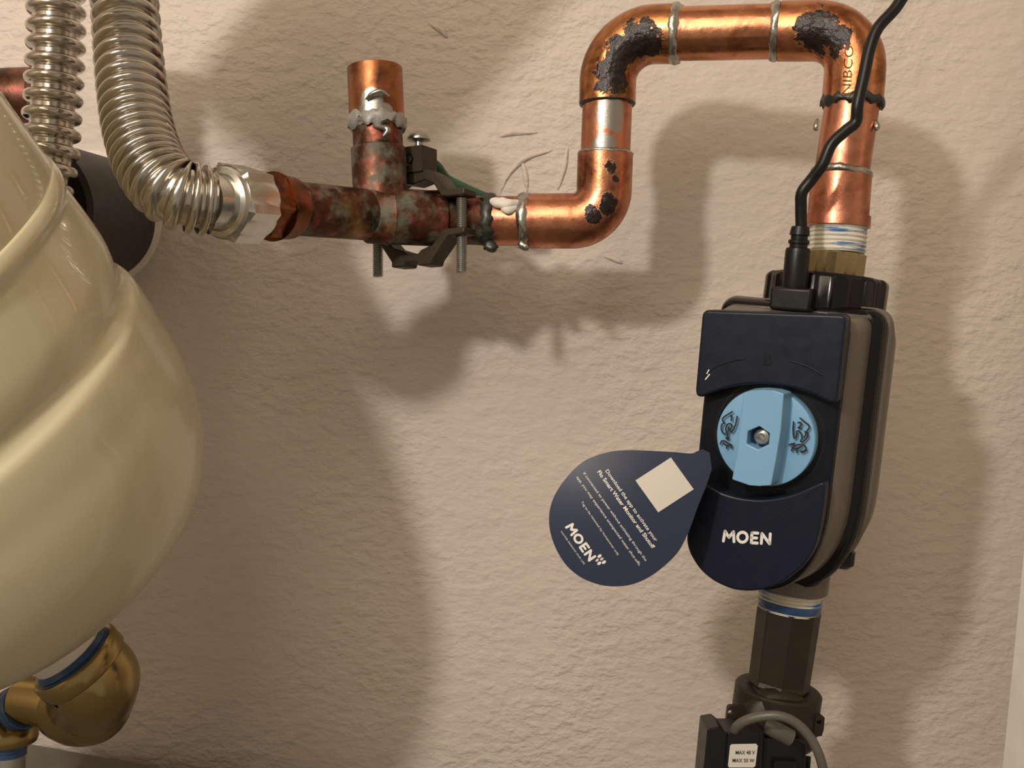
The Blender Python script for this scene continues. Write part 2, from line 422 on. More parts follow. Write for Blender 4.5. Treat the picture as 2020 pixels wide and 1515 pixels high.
def hexnut(o, ax, r, s0, s1, ch, rot=0.0):
    """hexagon whose ends are chamfered like a turned nut"""
    ax = ax.normalized(); ref = Vector((0, 0, 1)) if abs(ax.z) < 0.9 else Vector((1, 0, 0))
    n = (ref - ax * ref.dot(ax)).normalized(); b = ax.cross(n); V = []; Fc = []; seg = 72
    def hr(a):
        a = (a + PI / 6) % (PI / 3) - PI / 6; return r * math.cos(PI / 6) / math.cos(a)
    rings = []
    for s, lim in ((s0, r * 0.86), (s0 + ch, None), (s1 - ch, None), (s1, r * 0.86)):
        for k in range(seg):
            a = 2 * PI * k / seg; h = hr(a)
            rr = min(h, lim) if lim else h
            over = max(0, h - r * 0.9); ss = s
            if lim is None: ss = s
            V.append(o + ax * ss + n * math.cos(a + rot) * rr + b * math.sin(a + rot) * rr)
    for i in range(3):
        for k in range(seg):
            k2 = (k + 1) % seg; Fc.append((i * seg + k, i * seg + k2, (i + 1) * seg + k2, (i + 1) * seg + k))
    Fc.append(tuple(range(seg))); Fc.append(tuple(reversed(range(3 * seg, 4 * seg))))
    return V, Fc
hx = hexnut(nb, ax_l, rn * 1.04, 0.003, 0.0245, 0.002, rot=0.25)
v, f = merge(v1, hx); mesh_obj('union_nut', v, f, M_NUT, mt, angle=22)

path2 = catmull([P(112, -60, .57), P(111, 0, .57), P(110, 90, .57), P(106, 170, .57), P(102, 240, .57), P(97, 310, .57), P(84, 380, .57), P(60, 450, .57)], 14)
m2 = thing('flexible_connector', 'slimmer corrugated stainless pipe at far left, passing down behind the cream tank', 'pipe', path2[0])
corrugated('', path2, px(56, .57), px(41, .57), lambda t: 0.0099, m2)

# ------------------------------------------------------------------ cream tank
TS = 1.0; TC = P(-210, 780, 0.46)
tax = (RT * 0.335 - UP * 0.735 + FWD * 0.59).normalized()
tk = thing('expansion_tank', 'cream enamelled steel tank with pressed seams, tilted, filling the left edge', 'tank', TC)
mmp = lambda L: [(a * TS / 1000, b * TS / 1000) for a, b in L]
prof = mmp([(-240, 5), (-237, 40), (-225, 75), (-205, 100), (-180, 113), (-90, 115.5), (-58, 115.6), (-56.6, 115.2)])
v, f = lathe(TC, tax, prof, 160); mesh_obj('shell_top', v, f, M_TANK, tk, angle=50)
prof = mmp([(-57, 113), (-56.6, 115.9), (-55.6, 116.7), (-51, 117.0), (-48.5, 116.4), (-47, 115.5), (-45.5, 115.0), (-44, 114.9)])
v, f = lathe(TC, tax, prof, 160, closed_ends=False); mesh_obj('seam_band', v, f, M_TANK, tk, angle=60)
prof = mmp([(-45, 114.8), (-32, 115.4), (-20, 115.6), (-14, 115.3), (-9, 114.5), (-5, 113.5), (-1.5, 112.5), (2, 112.4), (5, 113.6), (8, 115.6), (12, 116.3), (22, 116.2), (33.4, 115.4), (46.7, 114.7), (59.6, 113.0), (72.1, 110.4), (83.7, 106.6), (94.4, 101.6), (103.8, 95.2), (111.7, 87.2), (118.1, 77.5), (122.7, 65.0), (125.5, 48.0), (126.5, 25), (126.6, 1)])
# denser, rounded
pp = [Vector((a, b, 0)) for a, b in prof]; pp = catmull(pp, 5); prof = [(q.x, max(0.0005, q.y)) for q in pp]
v, f = lathe(TC, tax, prof, 180, closed_ends=True); mesh_obj('shell_bottom', v, f, M_TANK, tk, angle=70)
nk = P(147, 1298, 0.565); dn = (RT * 0.50 - UP * 0.78 + FWD * 0.37).normalized(); g = lambda w: px(w, 0.565)
v, f = lathe(nk, dn, [(-0.045, g(70)), (-0.0048, g(70)), (-0.0046, g(60))], 64); mesh_obj('neck', v, f, M_PUTTY, tk)

# ------------------------------------------------------------------ brass fittings under the tank
be = thing('brass_elbow', 'fat yellow brass elbow screwed to the underside of the cream tank', 'fitting', nk)
mouth = nk - dn * 0.001
v, f = lathe(mouth, dn, [(0.004, g(66)), (0.0, g(80)), (-0.0005, g(86)), (0.001, g(91)), (0.0095, g(91)), (0.0105, g(88)), (0.011, g(78))], 72, closed_ends=False)
mesh_obj('mouth_band', v, f, M_BRASS, be, angle=50)
bp = catmull([mouth + dn * 0.009, mouth + dn * 0.018, P(180, 1374, .590), P(176, 1391, .594), P(150, 1398, .598), P(112, 1392, .602)], 8)
rads = [g(80), g(86), g(86), g(82), g(74), g(60)]
rr = []
for i in range(len(bp)):
    t = i / (len(bp) - 1) * (len(rads) - 1); k = min(len(rads) - 2, int(t)); rr.append(rads[k] + (rads[k + 1] - rads[k]) * (t - k))
v, f = tube(bp, rr, 64); mesh_obj('elbow_body', v, f, M_BRASS, be, angle=60)
v, f = tube([P(120, 1392, .602), P(80, 1384, .606), P(45, 1380, .610)], g(50), 56); mesh_obj('outlet', v, f, M_BRASS, be)
v, f = lathe(mouth, dn, [(-0.0045, g(72)), (-0.002, g(78)), (-0.0005, g(76)), (0.001, g(80)), (0.003, g(79)), (0.005, g(74))], 72); mesh_obj('thread_tape', v, f, M_TAPEB, be, angle=50)

ef = thing('brass_union', 'smaller brass elbow fitting with a collar at the lower left corner', 'fitting', P(15, 1440, .612))
d2 = (P(10, 1412, .618) - P(60, 1385, .606)).normalized()
v, f = lathe(P(48, 1392, .608), d2, [(0, g(46)), (0.0015, g(49)), (0.003, g(47)), (0.0045, g(50)), (0.007, g(48)), (0.009, g(44))], 56); mesh_obj('thread_tape', v, f, M_TAPEB, ef, angle=50)
v, f = lathe(P(36, 1402, .610), d2, [(0, g(48)), (0, g(53)), (0.005, g(54)), (0.008, g(50)), (0.02, g(48)), (0.026, g(40))], 56); mesh_obj('elbow_body', v, f, M_BRASS, ef, angle=50)
dv = (P(12, 1515, .612) - P(14, 1430, .612)).normalized(); cc = P(18, 1428, .612)
v, f = lathe(cc, dv, [(-0.006, g(40)), (0.0, g(50)), (0.002, g(58)), (0.008, g(59)), (0.0105, g(56)), (0.0106, g(48))], 56); mesh_obj('collar', v, f, M_BRASS, ef, angle=50)
cp = thing('chrome_pipe', 'short chrome pipe with blue tape standing below the small brass fitting', 'pipe', cc + dv * 0.06)
v, f = lathe(cc, dv, [(0.0105, g(37)), (0.012, g(38)), (0.0125, g(36.5)), (0.015, g(38)), (0.0155, g(36)), (0.0185, g(37))], 48); mesh_obj('thread_tape', v, f, M_TAPEB, cp, angle=40)
v, f = lathe(cc, dv, [(0.0175, g(34)), (0.06, g(34))], 48); mesh_obj('tube', v, f, M_NUT, cp)

# ------------------------------------------------------------------ copper pipe run
LE = P(1190, 436, .590)               # lower left elbow corner
L2 = P(1198, 205, .585)
UE = P(1201, 69, .584)                # upper left elbow corner
UR = P(1693, 60, .546)                # upper right elbow corner
def lead(a, b, d): return a + (b - a).normalized() * d
def fillet(a, c, b, r, n=14):
    """points of an arc rounding corner c between a and b, tangent length r"""
    u = (a - c).normalized(); w = (b - c).normalized(); ang = u.angle(w); tl = r / math.tan(ang / 2)
    p0 = c + u * tl; p1 = c + w * tl; ctr = c + (u + w).normalized() * (r / math.sin(ang / 2)); out = []
    e1 = (p0 - ctr).normalized(); e2 = (p1 - ctr); e2 = (e2 - e1 * e2.dot(e1)).normalized(); tot = (p0 - ctr).angle(p1 - ctr)
    for i in range(n + 1):
        t = tot * i / n; out.append(ctr + e1 * math.cos(t) * r + e2 * math.sin(t) * r)
    return out
RP = 0.0143
cr = thing('copper_pipe_run', 'soldered copper pipe run with open stub, tee and tall bright loop beside the shutoff', 'pipe', P(1198, 350, .59))
burnL = [(P(1262, 78, .563), .0145), (P(1232, 98, .566), .013), (P(1203, 150, .570), .0125), (P(1285, 92, .563), .009)]
burnR = [(P(1620, 60, .533), .0185), (P(1602, 75, .533), .0115), (P(1636, 95, .531), .0115), (P(1625, 38, .536), .009)]
M_CU1 = copper('fresh copper upper left elbow', (0.54, 0.235, 0.10), (0.22, 0.095, 0.035), burns=burnL, rough=0.26)
M_CU2 = copper('fresh copper upper right elbow', (0.60, 0.26, 0.12), (0.30, 0.11, 0.045), burns=burnR, rough=0.26)
M_CU3 = copper('bright copper', (0.66, 0.29, 0.155), (0.36, 0.135, 0.065), rough=0.22)
M_CU4 = copper('copper lower elbow', (0.62, 0.27, 0.15), (0.26, 0.09, 0.05), burns=[(P(1170, 425, .575), .0065), (P(1200, 405, .575), .008), (P(1203, 330, .575), .0055), (P(1212, 355, .575), .004), (P(1215, 310, .575), .003)], rough=0.3)
M_CU5 = copper('tinned copper', (0.62, 0.28, 0.17), (0.5, 0.2, 0.12), tins=[(P(1207, 222, .57), .0125), (P(1190, 285, .57), .0105), (P(1172, 255, .57), .005), (P(1222, 250, .57), .0055)], rough=0.35)
M_CU6 = copper('matt pink copper', (0.60, 0.26, 0.165), (0.36, 0.135, 0.08), rough=0.34, oxid=0.7)
M_CUOLD = copper('old copper with patina', (0.16, 0.075, 0.047), (0.075, 0.038, 0.026), rough=0.42, patina=0.55)
M_CUOLD2 = copper('old dark copper', (0.11, 0.05, 0.031), (0.045, 0.028, 0.02), rough=0.45, patina=0.30)
M_CUSTUB = copper('aged orange copper', (0.36, 0.145, 0.06), (0.11, 0.045, 0.025), rough=0.40, tins=[(P(733, 196, .565), .0085), (P(760, 222, .565), .008), (P(725, 222, .565), .008)])
M_ORANGE = copper('orange stained brass', (0.22, 0.085, 0.03), (0.10, 0.04, 0.018), rough=0.42)
def part(name, vf, m, parent=cr, label=None, **kw):
    o = mesh_obj(name, vf[0], vf[1], m, parent, **kw)
    if label: o['label'] = label
    return o
def ring(name, c, ax, r, w, m, parent=cr, h=0.0012, jit=0.12):
    ax = ax.normalized(); prof = [(-w / 2, r - .001), (-w * .42, r + h * .4), (-w * .2, r + h), (w * .1, r + h * 1.05), (w * .38, r + h * .5), (w / 2, r - .001)]
    v, f = lathe(c, ax, prof, 64, closed_ends=False)
    V = []
    for q in v:
        rel = q - c; k = noise.noise(q * 260) * w * jit * 2.2; V.append(q + ax * k + (rel - ax * rel.dot(ax)).normalized() * noise.noise(q * 400) * h * 0.45)
    return part(name, (V, f), m, parent, angle=80)
# left adapter (orange hexagon) and old pipe
p5 = RUN[0] + ax_l * 0.0256
part('hex_adapter', merge(hexnut(p5, ax_l, px(66, .53), 0.0, 0.014, 0.003, rot=0.1), lathe(p5, ax_l, [(0.012, .0180), (0.017, .0168), (0.024, .0163), (0.0245, .0145)], 56)), M_ORANGE, label='orange stained hexagonal adapter', angle=25)
pj = p5 + ax_l * 0.022
ring('solder_ring', pj + ax_l * 0.001, ax_l, .0146, .006, copper('greenish solder', (0.25, 0.25, 0.2), (0.12, 0.14, 0.11), rough=0.5, patina=0.6), h=.0014)
part('pipe', tube([pj, RUN[3]], RP, 56), M_CUOLD2, label='old brown copper pipe')
# tee
tA, tB = RUN[3].lerp(RUN[4], -0.12), RUN[4].lerp(RUN[3], 0.02); tdir = (tB - tA).normalized()
RF = 0.0160
tee_c = P(752, 430, .580)
stub_up = (P(746, 290, .580) - tee_c).normalized()
tv = merge(lathe(tA, tdir, [(0, RP), (0, RF - .0004), (0.001, RF), (0.010, RF), (0.012, RF + .0008), (0.014, RF), ((tB - tA).length - 0.008, RF), ((tB - tA).length - .001, RF + .0006), ((tB - tA).length, RF), ((tB - tA).length, RP)], 64),
           lathe(tee_c, stub_up, [(0.0, RF * .96), (0.0395, RF * .98), (0.040, RF * .95), (0.040, RP)], 64))
part('tee', tv, M_CUOLD, label='green-tinged copper tee')
sb = tee_c + stub_up * 0.038
part('stub_pipe', tube([sb, sb + stub_up * .022], RP * .99, 56), M_CUOLD2)
sc0 = sb + stub_up * .0145
part('coupling', lathe(sc0, stub_up, [(0.0, RP), (0.0, .0157), (0.018, .0157), (0.033, .0157), (0.0335, .0150), (0.033, .0140), (0.006, .0140)], 64, closed_ends=True), M_CUSTUB, label='orange copper coupling left open at the top')
ring('solder_ring', sc0 + stub_up * .0022, stub_up, .0156, .0085, M_PUTTYM, h=.0013, jit=.25)
# drips on stub
nf = -FWD
def drip(pts, rad, m, parent=cr, name='solder_drip'):
    pts = catmull(pts, 6); n = len(pts)
    rads = [rad * (0.45 + 0.6 * math.sin(PI * min(1, (i + 1) / n))) for i in range(n)]
    return part(name, tube(pts, rads, 14, jitter=.3), m, parent, angle=80)
drip([P(735, 250, .567), P(758, 252, .564), P(765, 258, .563), P(755, 270, .563)], .0017, M_SOLDER)
drip([P(722, 196, .563), P(735, 184, .561), P(752, 180, .561), P(768, 190, .562)], .0012, M_SOLDER)
# pipe on to the loop, coupling, lower elbow
part('pipe', tube([tB, RUN[5], P(1045, 436, .594)], RP, 56), M_CUOLD2, label='dark old copper pipe under the clamp')
cpl = P(966, 436, .597); cdir = (P(1040, 436, .594) - cpl).normalized()
ring('solder_ring', cpl, cdir, .0150, .0075, M_SOLDERD, h=.0016, jit=.25)
drip([P(962, 478, .588), P(968, 488, .587), P(966, 497, .587)], .0036, M_SOLDERD)
part('pipe', tube([cpl + cdir * .003, P(1050, 436, .594)], RP * 1.01, 56), M_CU4)
ring('solder_ring', P(1036, 436, .594), cdir, .0155, .0065, M_SOLDER)
drip([P(1025, 478, .58), P(1036, 487, .58), P(1044, 488, .58)], .0024, M_SOLDER)
a0 = P(1040, 436, .594); b0 = P(1194, 303, .587)
part('elbow', tube([a0, a0.lerp(LE, .02)] + fillet(a0, LE, b0, px(62, .59), 18) + [b0.lerp(LE, .02), b0], RF, 64), M_CU4, label='lower copper elbow with scorch marks', angle=60)
ring('solder_ring', b0, (L2 - b0), .0152, .0025, M_SOLDER, h=.0009)
part('pipe', tube([b0, L2], RP, 56), M_CU5, label='short copper pipe smeared with silvery solder')
c1 = P(1300, 68, .575)
ring('solder_ring', L2 + (L2 - UE).normalized() * -.0005, (UE - L2), .0154, .0028, M_SOLDERD, h=.0008)
c1 = P(1333, 67, .573)
part('elbow', tube([L2, L2.lerp(UE, .03)] + fillet(L2, UE, c1, px(88, .58), 22) + [c1.lerp(UE, .03), c1], RF * 1.02, 64), M_CU1, label='upper copper elbow with black flux burn', angle=60)
ring('solder_ring', c1, (UR - c1), .0156, .0060, M_SOLDER)
c2 = P(1530, 62, .560)
part('pipe', tube([c1, c2], RP * 1.03, 56), M_CU3, label='bright top copper pipe')
ring('solder_ring', c2, (UR - c1), .0150, .0055, M_SOLDER)
d1 = P(1681, 205, .546)
part('elbow', tube([c2 + (UR - c2).normalized() * .003, c2.lerp(UR, .06)] + fillet(c2, UR, d1, px(84, .541), 22) + [d1.lerp(UR, .03), d1], RF, 64), M_CU2, label='upper right copper elbow with crusty black flux', angle=60)
ring('solder_ring', d1, (d1 - UR), .0155, .0048, M_SOLDERD, jit=.3)
d2_ = P(1660, 343, .546)
part('pipe', tube([d1, d2_], RP, 56), M_CU6, label='matt pink copper pipe')
drip([P(1612, 236, .536), P(1610, 248, .535), P(1609, 258, .535)], .0016, M_SOLDER)
drip([P(1727, 238, .536), P(1730, 250, .535), P(1728, 258, .535)], .0014, M_SOLDER)
ring('solder_ring', d2_, (d2_ - d1), .0150, .0042, M_SOLDER)
rdir = (P(1653, 425, .547) - d2_).normalized()
part('male_adapter', merge(lathe(d2_, rdir, [(0.001, RP), (0.001, .0158), (0.0225, .0160), (0.0226, .0170), (0.0285, .0172), (0.0288, .0150)], 64)), M_CU6, label='copper adapter with flange', angle=30)
tb = P(1653, 449, .547)
def threads(o, ax, r, ln, n, taper=0.0):
    pr = []
    for i in range(n):
        s = ln * i / n; pr += [(s, r), (s + ln / n * .35, r + .0005), (s + ln / n * .6, r + .0004), (s + ln / n * .85, r - .0005)]
    pr.append((ln, r)); return lathe(o, ax, pr, 56)
part('taped_thread', threads(tb - rdir * .001, rdir, px(55, .542), .0145, 6), M_TAPE, label='threads wrapped in blue and white tape', angle=80)
# stamped maker name on the right elbow
lettering('stamped_lettering', 'NIBCO', P(1678, 187, .5245), P(1684, 90, .5245), P(1660, 186, .5245), M_CU3, cr, 0.0, bold=0.0)
# white putty and plaster smears at the wall side of the pipe
pt = []
drip([P(965, 398, .588), P(985, 400, .582), P(1005, 404, .581), P(1030, 400, .586)], .0032, M_PUTTY, name='putty')
drip([P(990, 412, .581), P(1004, 414, .580), P(1020, 408, .582)], .0024, M_PUTTY, name='putty')

# ------------------------------------------------------------------ grounding clamp
gO = P(826, 429, .592)
e1 = (RT * .86 - FWD * .51).normalized(); e2 = UP.copy(); e3 = (RT * .51 + FWD * .86).normalized()
gl = lambda a, b, c: gO + e1 * (a / 1000) + e2 * (b / 1000) + e3 * (c / 1000)
gc = thing('grounding_clamp', 'dark bronze grounding clamp bolted around the old copper pipe', 'clamp', gl(0, -27, 0))
def jaw(name, outer, th, label=None):
    v, f = prism([gl(a, b, -th) for a, b in outer], [gl(a, b, th) for a, b in outer]); return mesh_obj(name, v, f, M_CLAMP, gc, bevel=.0008, seg=2, angle=30)
jaw('upper_jaw', [(-35, 9), (-24, 9), (-20, 10), (-15, 17), (-9, 20), (0, 18), (9, 20), (15, 17), (20, 10), (24, 9), (36, 9), (36, 13), (25, 13.5), (18, 22), (11, 26), (0, 27), (-11, 26), (-18, 22), (-25, 13.5), (-35, 13)], 6.5)
jaw('lower_jaw', [(-35, -9), (-35, -12.5), (-25, -13), (-15, -26), (-15, -29), (-6, -29), (-5, -26.5), (3, -26.5), (4, -29), (13, -29), (14, -26), (25, -13.5), (36, -12.5), (36, -9), (22, -9), (14, -17.5), (6, -20), (4, -22), (-4, -22), (-6, -20), (-14, -17.5), (-22, -9)], 6.5)
# lug block with a wire hole
sq = [(-8, 25), (8, 25), (8, 40), (-8, 40)]
hole = [(-1.5 + 3.6 * math.cos(i * PI / 8), 32.5 + 3.6 * math.sin(i * PI / 8)) for i in range(16)]
v, f = prism([gl(a, b, -8) for a, b in sq], [gl(a, b, 7) for a, b in sq], [([gl(a, b, -8) for a, b in hole], [gl(a, b, -2) for a, b in hole])])
# rotate lug hole towards the viewer: block's open face
lugM = mesh_obj('wire_lug', v, f, M_CLAMP, gc, smooth=False)
def bolt(name, a, b0, b1, r, head=False):
    pr = []; n = int(abs(b1 - b0) / 1.15)
    for i in range(n):
        s = abs(b1 - b0) / 1000 * i / n; st = abs(b1 - b0) / 1000 / n; pr += [(s, r * .86), (s + st * .5, r * 1.04)]
    pr.append((abs(b1 - b0) / 1000, r * .8))
    v, f = lathe(gl(a, b0, 0), -e2, pr, 28); return mesh_obj(name, v, f, M_SCREW, gc, angle=80)
bolt('clamp_screw', 30, 9, -34, .0031); bolt('clamp_screw', -30, 9, -33, .0031)
st = gl(0, 40, 0)
v, f = lathe(st, e2, [(-0.002, .0022), (0.004, .0022), (0.0042, .0030), (0.005, .0066), (0.0062, .0068), (0.0085, .0052), (0.0098, .0026), (0.0100, .0005)], 40); mesh_obj('thumb_screw', v, f, M_SCREW, gc, angle=50)
wv = catmull([gl(-2, 33, 6), gl(2, 33, 14), P(880, 352, .612), P(912, 369, .618), P(955, 388, .625), P(1000, 402, .64), P(1060, 415, .68), pw(1090, 420, WALLY - 0.001)], 8)
v, f = tube(wv, .0030, 20); gw = mesh_obj('ground_wire', v, f, M_GREENW); tag(gw, 'green insulated ground wire running from the clamp behind the copper pipe', 'wire')
v, f = lathe(gl(-1.5, 32.5, -8.6), e3, [(0, .0012), (0.0004, .0022), (0.006, .0024)], 20); mesh_obj('wire_end', v, f, M_SOLDERD, gc)

# ------------------------------------------------------------------ water shutoff device
dn_ = (RT * -.47 - UP * .09 - FWD * -.88 * -1).normalized()
dn_ = (RT * -.47 + UP * -.09 + FWD * -.88).normalized()
ux, uy = .07, .98; uzz = (-.47 * ux - .09 * uy) / .88
du = (RT * ux + UP * uy + FWD * uzz); du = (du - dn_ * du.dot(dn_)).normalized()
dr = du.cross(dn_).normalized()
DO = P(1508, 863, .50)
def D(x, y, c=0.0):                  # photographed point on the device plane c metres in front of its face
    v = ray(x, y); t = ((DO + dn_ * c) - CAM).dot(dn_) / v.dot(dn_); return CAM + v * t
def L(a, b, c): return DO + dr * (a / 1000) + du * (b / 1000) + dn_ * (c / 1000)
sv = thing('water_shutoff_valve', 'navy and grey smart water shutoff valve with light blue knob on the copper riser', 'valve', L(8, -92, -45))
def outline(cx, hw, bt, bb, rc, bs=-30, n=26):
    pts = []
    for i in range(9):
        a = PI / 2 - PI / 2 * i / 8; pts.append((cx + hw - rc + rc * math.cos(a), bt - rc + rc * math.sin(a)))
    for i in range(1, 6): pts.append((cx + hw, bt - rc + (bs - bt + rc) * i / 6))
    for i in range(n + 1):
        a = -PI * i / n; ca, sa = math.cos(a), math.sin(a)
        q = 0.86
        pts.append((cx + hw * math.copysign(abs(ca) ** q, ca), bs + (bb - bs) * abs(sa) ** q))
    for i in range(5, 0, -1): pts.append((cx - hw, bt - rc + (bs - bt + rc) * i / 6))
    for i in range(9):
        a = PI - PI / 2 * i / 8; pts.append((cx - hw + rc + rc * math.cos(a), bt - rc + rc * math.sin(a)))
    return pts
def loft(layers):
    V = []; Fc = []; m = None
    for pts, c in layers:
        m = len(pts); V += [L(a, b, c) for a, b in pts]
    for i in range(len(layers) - 1):
        for k in range(m):
            k2 = (k + 1) % m; Fc.append((i * m + k, i * m + k2, (i + 1) * m + k2, (i + 1) * m + k))
    Fc.append(tuple(range(m))); Fc.append(tuple(reversed(range((len(layers) - 1) * m, len(layers) * m))))
    return V, Fc
O_ = outline
part('body', loft([(O_(-1.2, 33.6, 58, -79.5, 5), -13), (O_(-1, 34.6, 59.5, -80.5, 6), -14), (O_(0.3, 37.8, 62, -82.5, 7), -34), (O_(0.6, 38.2, 62.5, -83, 7), -39)]), M_GREY, sv, angle=50)
part('front_cover', loft([(O_(-1.8, 32.2, 57.6, -78.6, 4), -9.4), (O_(-1.6, 33.8, 58.6, -80.4, 5), -10.4), (O_(-1.5, 34.2, 59, -80.8, 5), -13.5), (O_(-1.5, 33.6, 58.5, -80, 5), -14)]), M_NAVYD, sv, label='dark recessed cover', angle=50)
part('back_plate', loft([(O_(1.5, 38.6, 63.5, -84, 7), -38), (O_(1.8, 41.5, 65, -87.5, 8), -40), (O_(2, 42.6, 65.8, -89, 8.5), -43), (O_(2, 42.6, 65.8, -89, 8.5), -47), (O_(2, 41, 64.5, -88, 8), -48.5)]), M_GLOSSB, sv, label='glossy black backing plate', angle=40)
part('rear_shell', loft([(O_(2.2, 43.4, 66.4, -84, 8), -48), (O_(2.4, 44.8, 66.0, -84, 8), -50), (O_(2.6, 45.6, 57, -76, 9), -60), (O_(2.6, 44, 55, -74, 9), -72)]), M_GREY, sv, angle=40)
part('mounting_foot', lathe(L(36, -62, -52), -du, [(0, .004), (0.001, .006), (0.008, .006), (0.010, .004)], 24), M_GLOSSB, sv)
def fillet2d(pts, rads, n=7):
    out = []; m = len(pts)
    for i in range(m):
        p, a, b = Vector(pts[i]), Vector(pts[i - 1]), Vector(pts[(i + 1) % m]); u = (a - p); w = (b - p); lu, lw = u.length, w.length; u.normalize(); w.normalize()
        ang = u.angle(w); t = min(rads[i] / max(1e-4, math.tan(ang / 2)), lu * .46, lw * .46); p0, p1 = p + u * t, p + w * t
        for k in range(n): q = k / (n - 1); c = p0 * (1 - q) ** 2 + p * (2 * q * (1 - q)) + p1 * q * q; out.append((c.x, c.y))
    return out
def inset(pts, w):
    n = len(pts); ar = sum(pts[i][0] * pts[(i + 1) % n][1] - pts[(i + 1) % n][0] * pts[i][1] for i in range(n)); sg = 1 if ar > 0 else -1; out = []
    for i in range(n):
        x0, y0 = pts[i - 1]; x1, y1 = pts[(i + 1) % n]; dx, dy = x1 - x0, y1 - y0; l_ = math.hypot(dx, dy) or 1
        out.append((pts[i][0] - dy / l_ * w * sg, pts[i][1] + dx / l_ * w * sg))
    return out
def soft_panel(pts, th):
    V = []; Fc = []; n = len(pts); lay = [(7.2, 0.0), (5.5, 0.0), (3.6, -.00012), (1.9, -.0005), (.7, -.0011), (0, -.0020), (0, -th)]
    for w, c in lay: V += [D(x, y, 0) + dn_ * c for x, y in inset(pts, w)]
    for k in range(len(lay) - 1):
        for i in range(n): Fc.append((k * n + i, k * n + (i + 1) % n, (k + 1) * n + (i + 1) % n, (k + 1) * n + i))
    Fc.append(tuple(range(n))); Fc.append(tuple(reversed(range((len(lay) - 1) * n, len(lay) * n)))); return V, Fc
# top panel with concave lower edge
tp = [(1386, 625), (1389, 617), (1398, 612), (1530, 617), (1656, 622), (1666, 626), (1670, 634), (1662, 712), (1654, 786), (1650, 794), (1642, 799), (1634, 797), (1595, 776), (1551, 762), (1506, 757), (1465, 760), (1423, 770), (1390, 786), (1380, 786), (1372, 778), (1372, 768), (1379, 695)]
tp = fillet2d([(1385, 611), (1671, 621), (1651, 803), (1595, 775), (1551, 762), (1506, 757), (1465, 760), (1423, 769), (1369, 790)], [15, 15, 15, 500, 500, 500, 500, 500, 15])
part('upper_panel', soft_panel(tp, .0125), M_NAVY, sv, label='navy upper panel with arched lower edge', angle=70)
lp_ = [(1398, 957), (1422, 971), (1457, 981), (1498, 985), (1536, 981), (1571, 972), (1608, 953), (1620, 951), (1628, 958), (1627, 985), (1620, 1031), (1608, 1084), (1584, 1120), (1545, 1150), (1514, 1163), (1479, 1168), (1446, 1165), (1408, 1149), (1378, 1124), (1358, 1090), (1352, 1062), (1362, 1024), (1378, 985), (1388, 960)]
lp_ = fillet2d([(1392, 953), (1422, 971), (1457, 981), (1498, 985), (1536, 981), (1571, 972), (1629, 945), (1627, 985), (1620, 1031), (1608, 1084), (1584, 1120), (1545, 1150), (1514, 1163), (1479, 1168), (1446, 1165), (1408, 1149), (1378, 1124), (1358, 1090), (1352, 1062), (1362, 1024), (1378, 985)], [12] + [500] * 5 + [14] + [500] * 14)
part('lower_panel', soft_panel(lp_, .0125), M_NAVY, sv, label='navy lower panel with white lettering', angle=70)
kc = D(1509, 863, -.002)
part('knob_well', lathe(kc - dn_ * .0115, dn_, [(0, .028), (0.0045, .028), (0.0045, .0265), (0.002, .0262)], 64), M_NAVYD, sv)
kb = thing  # (helper name kept free)
# the knob: disc (part) with grip bar, hexagon socket, screw and symbols (sub-parts)
knob = part('knob', lathe(kc - dn_ * .010, dn_, [(0, .0238), (0.0005, .0243), (0.0095, .0245), (0.0102, .0241), (0.0104, .0235)], 96), M_BLUE, sv, label='light blue round turning knob', angle=40)
GC = .0105
gp = [(1466, 776), (1480, 771), (1505, 769), (1528, 771), (1546, 777), (1540, 850), (1531, 905), (1521, 957), (1500, 959), (1475, 957), (1444, 946), (1454, 890), (1461, 830)]
hxp = [(1498, 841), (1518, 855), (1516, 877), (1495, 887), (1473, 876), (1475, 851)]
gf = [D(x, y, GC) for x, y in gp]; gb = [q - dn_ * (GC + .002 - .0002) for q in gf]
# the sides spread a little towards the disc
gcen = sum(gb, Vector()) / len(gb)
gb = [q + dr * ((q - gcen).dot(dr) * 0.10) for q in gb]
hf = [D(x, y, GC) for x, y in hxp]; hb = [q - dn_ * (.0085) for q in hf]
v, f = prism(gf, gb, [(hf, hb)]); part('grip_bar', (v, f), M_BLUE, knob, smooth=False, bevel=.0005, seg=2)
hcn = sum(hb, Vector()) / 6
part('socket_screw', lathe(hcn - dn_ * .001, dn_, [(0, .0044), (0.002, .0044), (0.0034, .0036), (0.0038, .0018), (0.0028, .0009)], 32), M_SCREW, knob, angle=40)
def sym(strokes, w, name, cpl_=.0006):
    vs = []
    for s in strokes:
        pts = [D(1400 + x / 9.18, 780 + y / 9.18, cpl_) for x, y in s]; vs.append(stroke(catmull(pts, 4), w, dn_))
    part(name, merge(*vs), M_INK, knob, smooth=False)
sym([[(420, 290), (320, 350), (240, 410), (235, 460), (270, 500), (225, 520), (210, 600), (240, 680), (290, 700), (300, 660), (290, 600), (330, 520), (390, 520), (400, 570), (370, 620), (390, 660), (430, 620), (470, 520), (500, 370)], [(400, 360), (395, 420), (390, 465)], [(370, 380), (400, 360)], [(330, 560), (350, 600), (330, 680), (320, 760)], [(285, 765), (355, 770)], [(290, 770), (322, 795), (350, 770)], [(190, 890), (215, 830), (270, 825), (340, 870), (395, 900), (390, 965)], [(230, 850), (300, 900), (390, 905)], [(315, 910), (305, 970)]], .0008, 'symbol')
